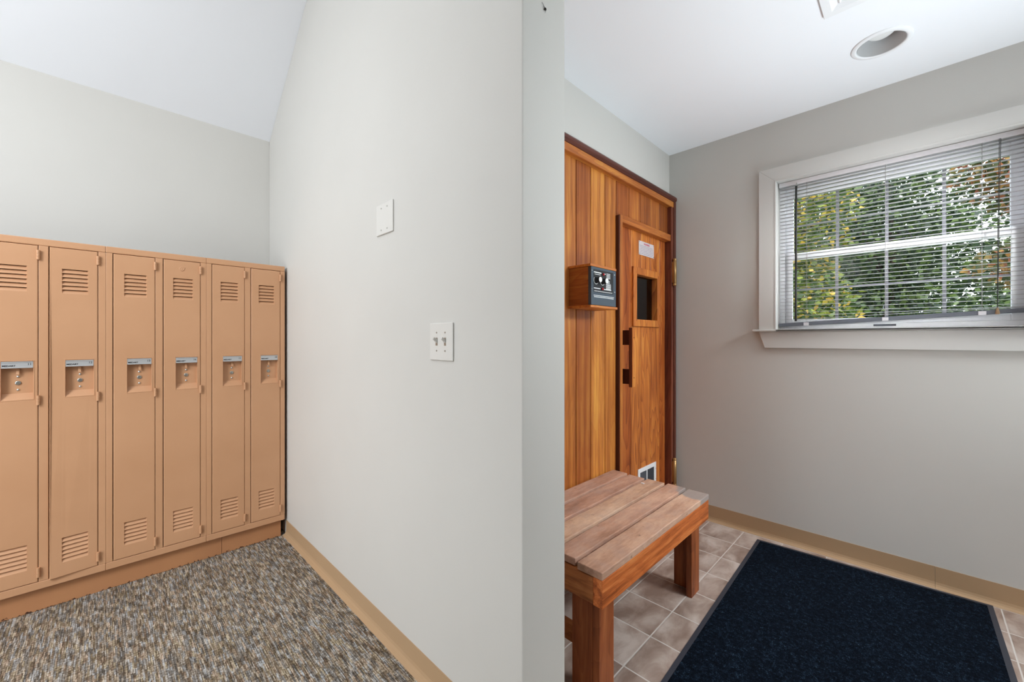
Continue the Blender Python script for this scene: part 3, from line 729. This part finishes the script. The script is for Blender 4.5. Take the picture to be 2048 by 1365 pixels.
# handle: dark body paints in shade on its sides, pale front board added
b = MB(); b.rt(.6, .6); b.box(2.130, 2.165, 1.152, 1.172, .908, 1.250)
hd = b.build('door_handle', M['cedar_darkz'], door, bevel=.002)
b = MB(); b.rt(.55, .4); b.box(2.1305, 2.1645, 1.1485, 1.1515, .909, 1.249); b.build('handle_lit_face', M['cedar_door'], hd, bevel=.001)
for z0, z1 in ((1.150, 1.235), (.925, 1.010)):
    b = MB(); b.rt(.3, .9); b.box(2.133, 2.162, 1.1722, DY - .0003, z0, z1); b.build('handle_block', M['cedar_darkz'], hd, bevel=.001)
for z in (1.192, .962):
    b = MB(); b.cyl((2.147, 1.1483, z), (0, -1, 0), .0035, .0006, 12); b.build('screw', M['dark'], hd)
for zc_ in (1.640, .280):
    b = MB(); x = 2.750; y = 1.170
    b.lathe((x, y, zc_ - .095), (0, 0, 1), [(0, 0), (.008, .002), (.0135, .006), (.0135, .012), (.008, .016), (.0125, .018), (.0125, .172), (.008, .174), (.0135, .178), (.0135, .184), (.008, .188), (0, .19)], 20)
    b.box(x - .010, x + .010, CY - .012, CY - .0002, zc_ - .07, zc_ + .07)
    b.build('hinge', M['brass'], door)
# warning sign
b = MB(); b.box(2.357, 2.561, DY - .0035, DY - .0002, 1.713, 1.801); sg = b.build('warning_sign', M['sign'], door, bevel=.0015)
text('WARNING', 'sign_heading', .016, (2.459, DY - .0038, 1.786), M['redink'], sg, align='CENTER', width=.078, bold=.0005)
random.seed(3)
b = MB()
for r in range(6):
    x = 2.368; z = 1.772 - r * .0098
    while x < 2.545:
        w = random.uniform(.006, .02); x2 = min(x + w, 2.55); b.box(x, x2, DY - .0038, DY - .0033, z - .0016, z + .0016); x = x2 + .004
b.build('sign_print', M['greyink'], sg)
for x in (2.364, 2.554):
    for z in (1.720, 1.794): b = MB(); b.cyl((x, DY - .0032, z), (0, -1, 0), .003, .0015, 10); b.build('screw', M['chrome'], sg)
# low vent in the door
b = MB(); y = DY - .005; vx0_, vx1_, vz0_, vz1_ = 2.345, 2.590, .225, .372
b.box(vx0_, vx1_, y, DY - .0002, vz1_ - .026, vz1_); b.box(vx0_, vx1_, y, DY - .0002, vz0_, vz0_ + .026)
b.box(vx0_, vx0_ + .026, y, DY - .0002, vz0_ + .026, vz1_ - .026); b.box(vx1_ - .026, vx1_, y, DY - .0002, vz0_ + .026, vz1_ - .026); b.box(2.458, 2.468, y, DY - .0002, vz0_ + .026, vz1_ - .026)
vt = b.build('air_vent', M['white'], door, bevel=.001)
b = MB(); b.box(vx0_ + .02, vx1_ - .02, DY - .0012, DY - .0003, vz0_ + .02, vz1_ - .02); b.build('vent_screen', M['railgrey'], vt)
b = MB()
for k in range(12): x = 2.476 + k * .0075; b.add([(x, y + .001, vz0_ + .026), (x + .005, y + .0035, vz0_ + .026), (x + .005, y + .0035, vz1_ - .026), (x, y + .001, vz1_ - .026)], [(0, 1, 2, 3)])
b.build('vent_fins', M['white'], vt)
b = MB()
for k in range(11): x = 2.374 + k * .0077; b.add([(x, y + .0035, vz0_ + .026), (x + .0022, y + .001, vz0_ + .026), (x + .0022, y + .001, vz1_ - .026), (x, y + .0035, vz1_ - .026)], [(0, 1, 2, 3)])
b.build('vent_fins', M['railgrey'], vt)
for z in (.262, .33): b = MB(); b.cyl((vx1_ - .009, y - .0002, z), (0, -1, 0), .0025, .001, 10); b.build('screw', M['screw'], vt)

# ------------------------------------------------------------------ sauna control
O = (1.731, PY_, 1.43)
t = thing('sauna_control', O, 'black sauna control panel with two knobs in a wooden box on the cedar wall', 'control panel')
b = MB(O)
b.rt(.42, .7); b.box(1.620, 1.632, 1.102, PY_ - .0003, 1.3455, 1.5285); b.build('box_side', M['cedar_y'], t, bevel=.0015)
b = MB(O); b.rt(.42, .6); b.box(1.832, 1.844, 1.102, PY_ - .0003, 1.3455, 1.5285); b.build('box_side', M['cedar_y'], t, bevel=.0015)
b = MB(O); b.rt(.6, .5); b.box(1.615, 1.848, 1.085, PY_ - .0003, 1.529, 1.541); b.build('box_shelf', M['cedar_x'], t, bevel=.002)
b = MB(O); b.rt(.58, .5); b.box(1.610, 1.850, 1.080, PY_ - .0003, 1.333, 1.345); b.build('box_shelf', M['cedar_x'], t, bevel=.002)
b = MB(O); b.box(1.621, 1.843, 1.085, 1.1015, 1.3465, 1.528); fp = b.build('face_plate', [M['panelgrey']], t, bevel=.0015)
b = MB(O); fy = 1.085
b.box(1.640, 1.815, fy - .0008, fy - .0001, 1.408, 1.516); b.build('dial_plate', M['blackplastic'], fp)
b = MB(O); q0, q1 = fy - .0013, fy - .0006
def bars(x0, x1, z, h, seed):
    r = random.Random(seed); x = x0
    while x < x1:
        w = r.uniform(.003, .008); b.box(x, min(x + w, x1), q0, q1, z - h / 2, z + h / 2); x += w + .0016
b.box(1.642, 1.706, q0, q1, 1.5005, 1.5050); b.box(1.732, 1.744, q0, q1, 1.5005, 1.5040)
b.box(1.642, 1.698, q0, q1, 1.4250, 1.4290); b.box(1.730, 1.795, q0, q1, 1.4245, 1.4285)
bars(1.648, 1.70, 1.4935, .003, 1)
for k in range(5): bars(1.752, 1.786, 1.5055 - k * .0055, .0026, 10 + k)
for k in range(3): bars(1.764, 1.782, 1.470 - k * .005, .002, 20 + k)
for k in range(6): bars(1.748, 1.792, 1.4545 - k * .0048, .0028, 30 + k)
b.build('panel_print', M['whiteink'], fp)
b = MB(O)
for cx, cz in ((1.660, 1.4655), (1.716, 1.4645)):
    for k in range(26):
        a0 = pi * (.78 + 1.45 * k / 26); a1 = a0 + pi * 1.45 / 32
        b.add([(cx + r_ * cos(a), q0, cz + r_ * sin(a)) for a, r_ in ((a0, .0165), (a1, .0165), (a1, .0205), (a0, .0205))], [(0, 1, 2, 3)])
b.build('dial_scale', M['whiteink'], fp)
for cx, cz in ((1.660, 1.4655), (1.716, 1.4645)):
    b = MB(O); b.lathe((cx, fy, cz), (0, -1, 0), [(.0165, 0), (.0165, .004), (.0145, .006), (.014, .024), (.013, .0255)], 28); kb = b.build('knob', M['blackplastic'], fp)
    b = MB(O); b.cyl((cx, fy - .0250, cz), (0, -1, 0), .0128, .0015, 28); b.build('knob_cap', M['whiteink'], fp)
for cx, cz in ((1.722, 1.4985), (1.714, 1.4275)):
    b = MB(O); b.box(cx - .009, cx + .009, fy - .002, fy - .0005, cz - .006, cz + .006); b.build('lamp_bezel', M['blackplastic'], fp)
    b = MB(O); b.lathe((cx, fy - .002, cz), (0, -1, 0), [(.006, 0), (.006, .003), (.003, .006), (0, .006)], 16); b.build('indicator_lamp', M['red'], fp)
for x, z in ((1.628, 1.508), (1.628, 1.421), (1.829, 1.508), (1.829, 1.421)):
    b = MB(O); b.lathe((x, fy, z), (0, -1, 0), [(.0028, 0), (.002, .0015), (0, .0018)], 10); b.build('screw', M['chrome'], fp)
b = MB(O)
bars(1.645, 1.806, 1.4135, .0028, 50); bars(1.640, 1.822, 1.3925, .0034, 51); bars(1.644, 1.818, 1.3855, .0034, 52); b.build('panel_print', M['whiteink'], fp)

# ================================================================== BENCH
BO = (1.553, .95, 0)
bn = thing('sauna_bench', BO, 'low slatted cedar bench with worn grey corner, standing before the sauna front', 'bench')
zt = .455; zb = .430
sl = [(.692, .788, 2.010, 1.0955, .56, .45), (.804, .891, 2.016, 1.106, .54, .6), (.907, .997, 2.012, 1.110, .60, .3), (1.013, 1.100, 2.006, 1.108, .50, .7), (1.116, 1.203, 2.014, 1.106, .50, .7)]
for y0, y1, xr, xl, br, rd in sl:
    b = MB(BO); b.rt(br, rd)
    N = 10; vs = []
    for k in range(N + 1):
        x = xl + (xr - xl) * k / N; wv = .0007 * sin(k * 1.1 + y0 * 30)
        dz = .0008 * sin(k * 2.3 + y0 * 50)
        for (y, z) in ((y0 + wv, zb), (y1 + wv * .4, zb), (y1 + wv * .4, zt + dz), (y0 + wv, zt + dz)): vs.append((x, y, z))
    fs = [(0, 1, 2, 3), tuple(4 * N + i for i in (3, 2, 1, 0))] + [(4 * k + i, 4 * k + 4 + i, 4 * k + 4 + (i + 1) % 4, 4 * k + (i + 1) % 4) for k in range(N) for i in range(4)]
    b.add(vs, fs); b.build('seat_slat', M['bench_top'], bn, bevel=.003, seg=2)
b = MB(BO); b.rt(.56, .5); b.box(1.0955, 2.004, .692, .727, .341, .4298); b.build('apron', M['bench_apron'], bn, bevel=.002)
b = MB(BO); b.rt(.45, .5); b.box(1.0955, 2.004, 1.165, 1.200, .341, .4298); b.build('apron', M['bench_apron'], bn, bevel=.002)
b = MB(BO); b.rt(.52, .4); b.box(1.0965, 1.128, .7275, 1.1645, .343, .427); b.build('end_rail', M['bench_rail'], bn, bevel=.002)
b = MB(BO); b.rt(.42, .4); b.box(1.962, 1.990, .7275, 1.1645, .343, .4298); b.build('end_rail', M['bench_rail'], bn, bevel=.002)
def leg(x0, sx, y0, sy):
    b = MB(BO)
    b.rt(.5, .6); b.box(x0, x0 + sx * .090, y0, y0 + sy * .026, 0, .342 if sx > 0 else .342)
    b.rt(.52, .6); b.box(x0, x0 + sx * .030, y0 + sy * .0265, y0 + sy * .108, 0, .342)
    return b.build('leg', M['bench_leg'], bn, bevel=.002)
leg(1.1325, 1, .7275, 1); leg(1.985, -1, .7275, 1); leg(1.1325, 1, 1.165, -1); leg(1.985, -1, 1.165, -1)
b = MB(BO); b.rt(.45, .6); b.box(1.166, 1.192, .82, 1.08, .115, .175); b.build('stretcher', M['bench_rail'], bn, bevel=.002)
# chip of paint on the third slat
b = MB((1.93, .985, zt)); b.box(1.918, 1.928, .972, .990, zt + .0012, zt + .0022)
o = b.build('paper_scrap', M['white'], bevel=.0004); o['label'] = 'tiny white paper scrap lying on the bench, third slat'; o['category'] = 'scrap'

# ================================================================== FLOOR MAT
mo = (2.05, .2, 0); m0 = thing('floor_mat', mo, 'dark navy entrance mat with grey rubber border on the tiled floor', 'floor mat')
C = [Vector((2.728, .668)), Vector((2.781, -.240)), Vector((1.25, -.262)), Vector((1.21, .622))]
def inset(P, d):
    c0 = sum(P, Vector((0, 0))) / 4; out = []
    for i in range(4):
        a = (P[i - 1] - P[i]).normalized(); c = (P[(i + 1) % 4] - P[i]).normalized(); out.append(P[i] + (a + c) * d)
    return out
I = inset(C, .019)
b = MB(mo); T = .003; vs = [(p.x, p.y, .0004) for p in C] + [(p.x, p.y, T) for p in inset(C, .001)] + [(p.x, p.y, T + .001) for p in I]
b.add(vs, [(i, i + 4, (i + 1) % 4 + 4, (i + 1) % 4) for i in range(4)] + [(i + 4, i + 8, (i + 1) % 4 + 8, (i + 1) % 4 + 4) for i in range(4)] + [(0, 1, 2, 3), (8, 11, 10, 9)])
b.build('rubber_border', M['rubber'], m0)
b = MB(mo); NX, NY = 90, 60; vs = []
for i in range(NX + 1):
    for j in range(NY + 1):
        u, v = i / NX, j / NY; p = (I[3] * (1 - u) + I[0] * u) * (1 - v) + (I[2] * (1 - u) + I[1] * u) * v
        e = min(u, v, 1 - u, 1 - v); z = .0045 if e == 0 else .0085 + random.uniform(-.0006, .0006)
        vs.append((p.x, p.y, z))
b.add(vs, [(i * (NY + 1) + j, i * (NY + 1) + j + 1, (i + 1) * (NY + 1) + j + 1, (i + 1) * (NY + 1) + j)[::-1] for i in range(NX) for j in range(NY)], 0, True)
b.build('pile', M['pile'], m0)

# ================================================================== OUTSIDE
b = MB(); b.box(WW + .3, 40, -25, 25, -.9, -.6); struct(b, 'ground', M['grass'])
def leaves(mb, c, R, N, s, rnd):
    for _ in range(N):
        while True:
            p = Vector((rnd.uniform(-1, 1), rnd.uniform(-1, 1), rnd.uniform(-1, 1)))
            if .25 < p.length < 1: break
        p = Vector((c[0] + p.x * R[0], c[1] + p.y * R[1], c[2] + p.z * R[2]))
        d = Vector((rnd.gauss(0, 1), rnd.gauss(0, 1), rnd.gauss(0, .5) - .3)).normalized(); nrm = d.cross(Vector((rnd.gauss(0, 1), rnd.gauss(0, 1), rnd.gauss(0, 1)))).normalized()
        w = nrm.cross(d) ; q = s * rnd.uniform(.7, 1.25)
        mb.add([p, p + d * q * .4 + w * q * .32, p + d * q, p + d * q * .4 - w * q * .32], [(0, 1, 2, 3)])
def tree(x, y, h, blobs, mat, label, seed, s=.085, trunk=.09):
    rnd = random.Random(seed); O = (x, y, -.6)
    t = thing('leafy_tree', O, label, 'tree', 'trees outside the window')
    b = MB(O); pts = [(x, y, -.6), (x + .05, y + .03, h * .3), (x - .04, y - .05, h * .65), (x + .05, y, h)]
    b.tube(pts, trunk, trunk * .35, 10)
    for c, R, N in blobs:
        for k in range(7):
            e = Vector((c[0] + rnd.uniform(-.8, .8) * R[0], c[1] + rnd.uniform(-.8, .8) * R[1], c[2] + rnd.uniform(-.6, .8) * R[2]))
            s0 = Vector((x, y, max(.2, min(h, c[2] - .7 * R[2])))); mid = (s0 + e) / 2 + Vector((0, 0, .12)); b.tube([s0, mid, e], trunk * .28, .006, 6)
    b.build('trunk', M['bark'], t)
    b = MB(O)
    for c, R, N in blobs: leaves(b, c, R, N, s, rnd)
    b.build('foliage', mat, t, kind='stuff')
tree(6.9, 1.75, 3.4, [((6.9, 1.55, 3.0), (.85, 1.05, 1.3), 6500), ((6.9, 1.45, 1.4), (.85, 1.0, 1.1), 5200)], M['leaf_y'], 'leafy tree with yellowing leaves behind the left side of the window', 1)
tree(9.6, .35, 3.9, [((9.6, .45, 3.2), (1.2, 1.15, 1.4), 6800), ((9.6, .45, 1.4), (1.2, 1.15, 1.1), 5600)], M['leaf_g'], 'dark green leafy tree behind the middle of the window', 2, s=.1)
tree(6.9, -1.6, 3.6, [((6.9, -1.35, 3.15), (.9, 1.1, .72), 6500), ((6.9, -1.25, 2.0), (.85, .85, .34), 2200)], M['leaf_r'], 'reddening leafy tree behind the right side of the window', 3)
tree(14.5, -1.9, 2.6, [((14.5, -1.9, 1.3), (1.6, 1.6, 1.0), 6500)], M['leaf_g'], 'low distant dark green tree beyond the others, lower right of the window', 4, s=.14, trunk=.14)
tree(13.6, 2.4, 5.5, [((13.6, 2.2, 3.4), (1.6, 2.4, 3.0), 12000)], M['leaf_g'], 'tall distant green tree beyond the yellowing tree', 5, s=.15, trunk=.16)
tree(19.5, .2, 5.0, [((19.5, .2, 2.6), (2.4, 4.6, 3.3), 14000)], M['leaf_g'], 'broad dark green tree farthest from the window', 9, s=.2, trunk=.18)
tree(7.5, -5.0, 4.5, [((7.5, -5.0, 2.8), (1.3, 1.6, 1.8), 5200)], M['leaf_y'], 'leafy tree standing out of view to the right of the window', 6)
tree(8.0, 5.0, 4.5, [((8.0, 5.0, 2.8), (1.3, 1.6, 1.8), 5200)], M['leaf_g'], 'leafy tree standing out of view to the left of the window', 8)
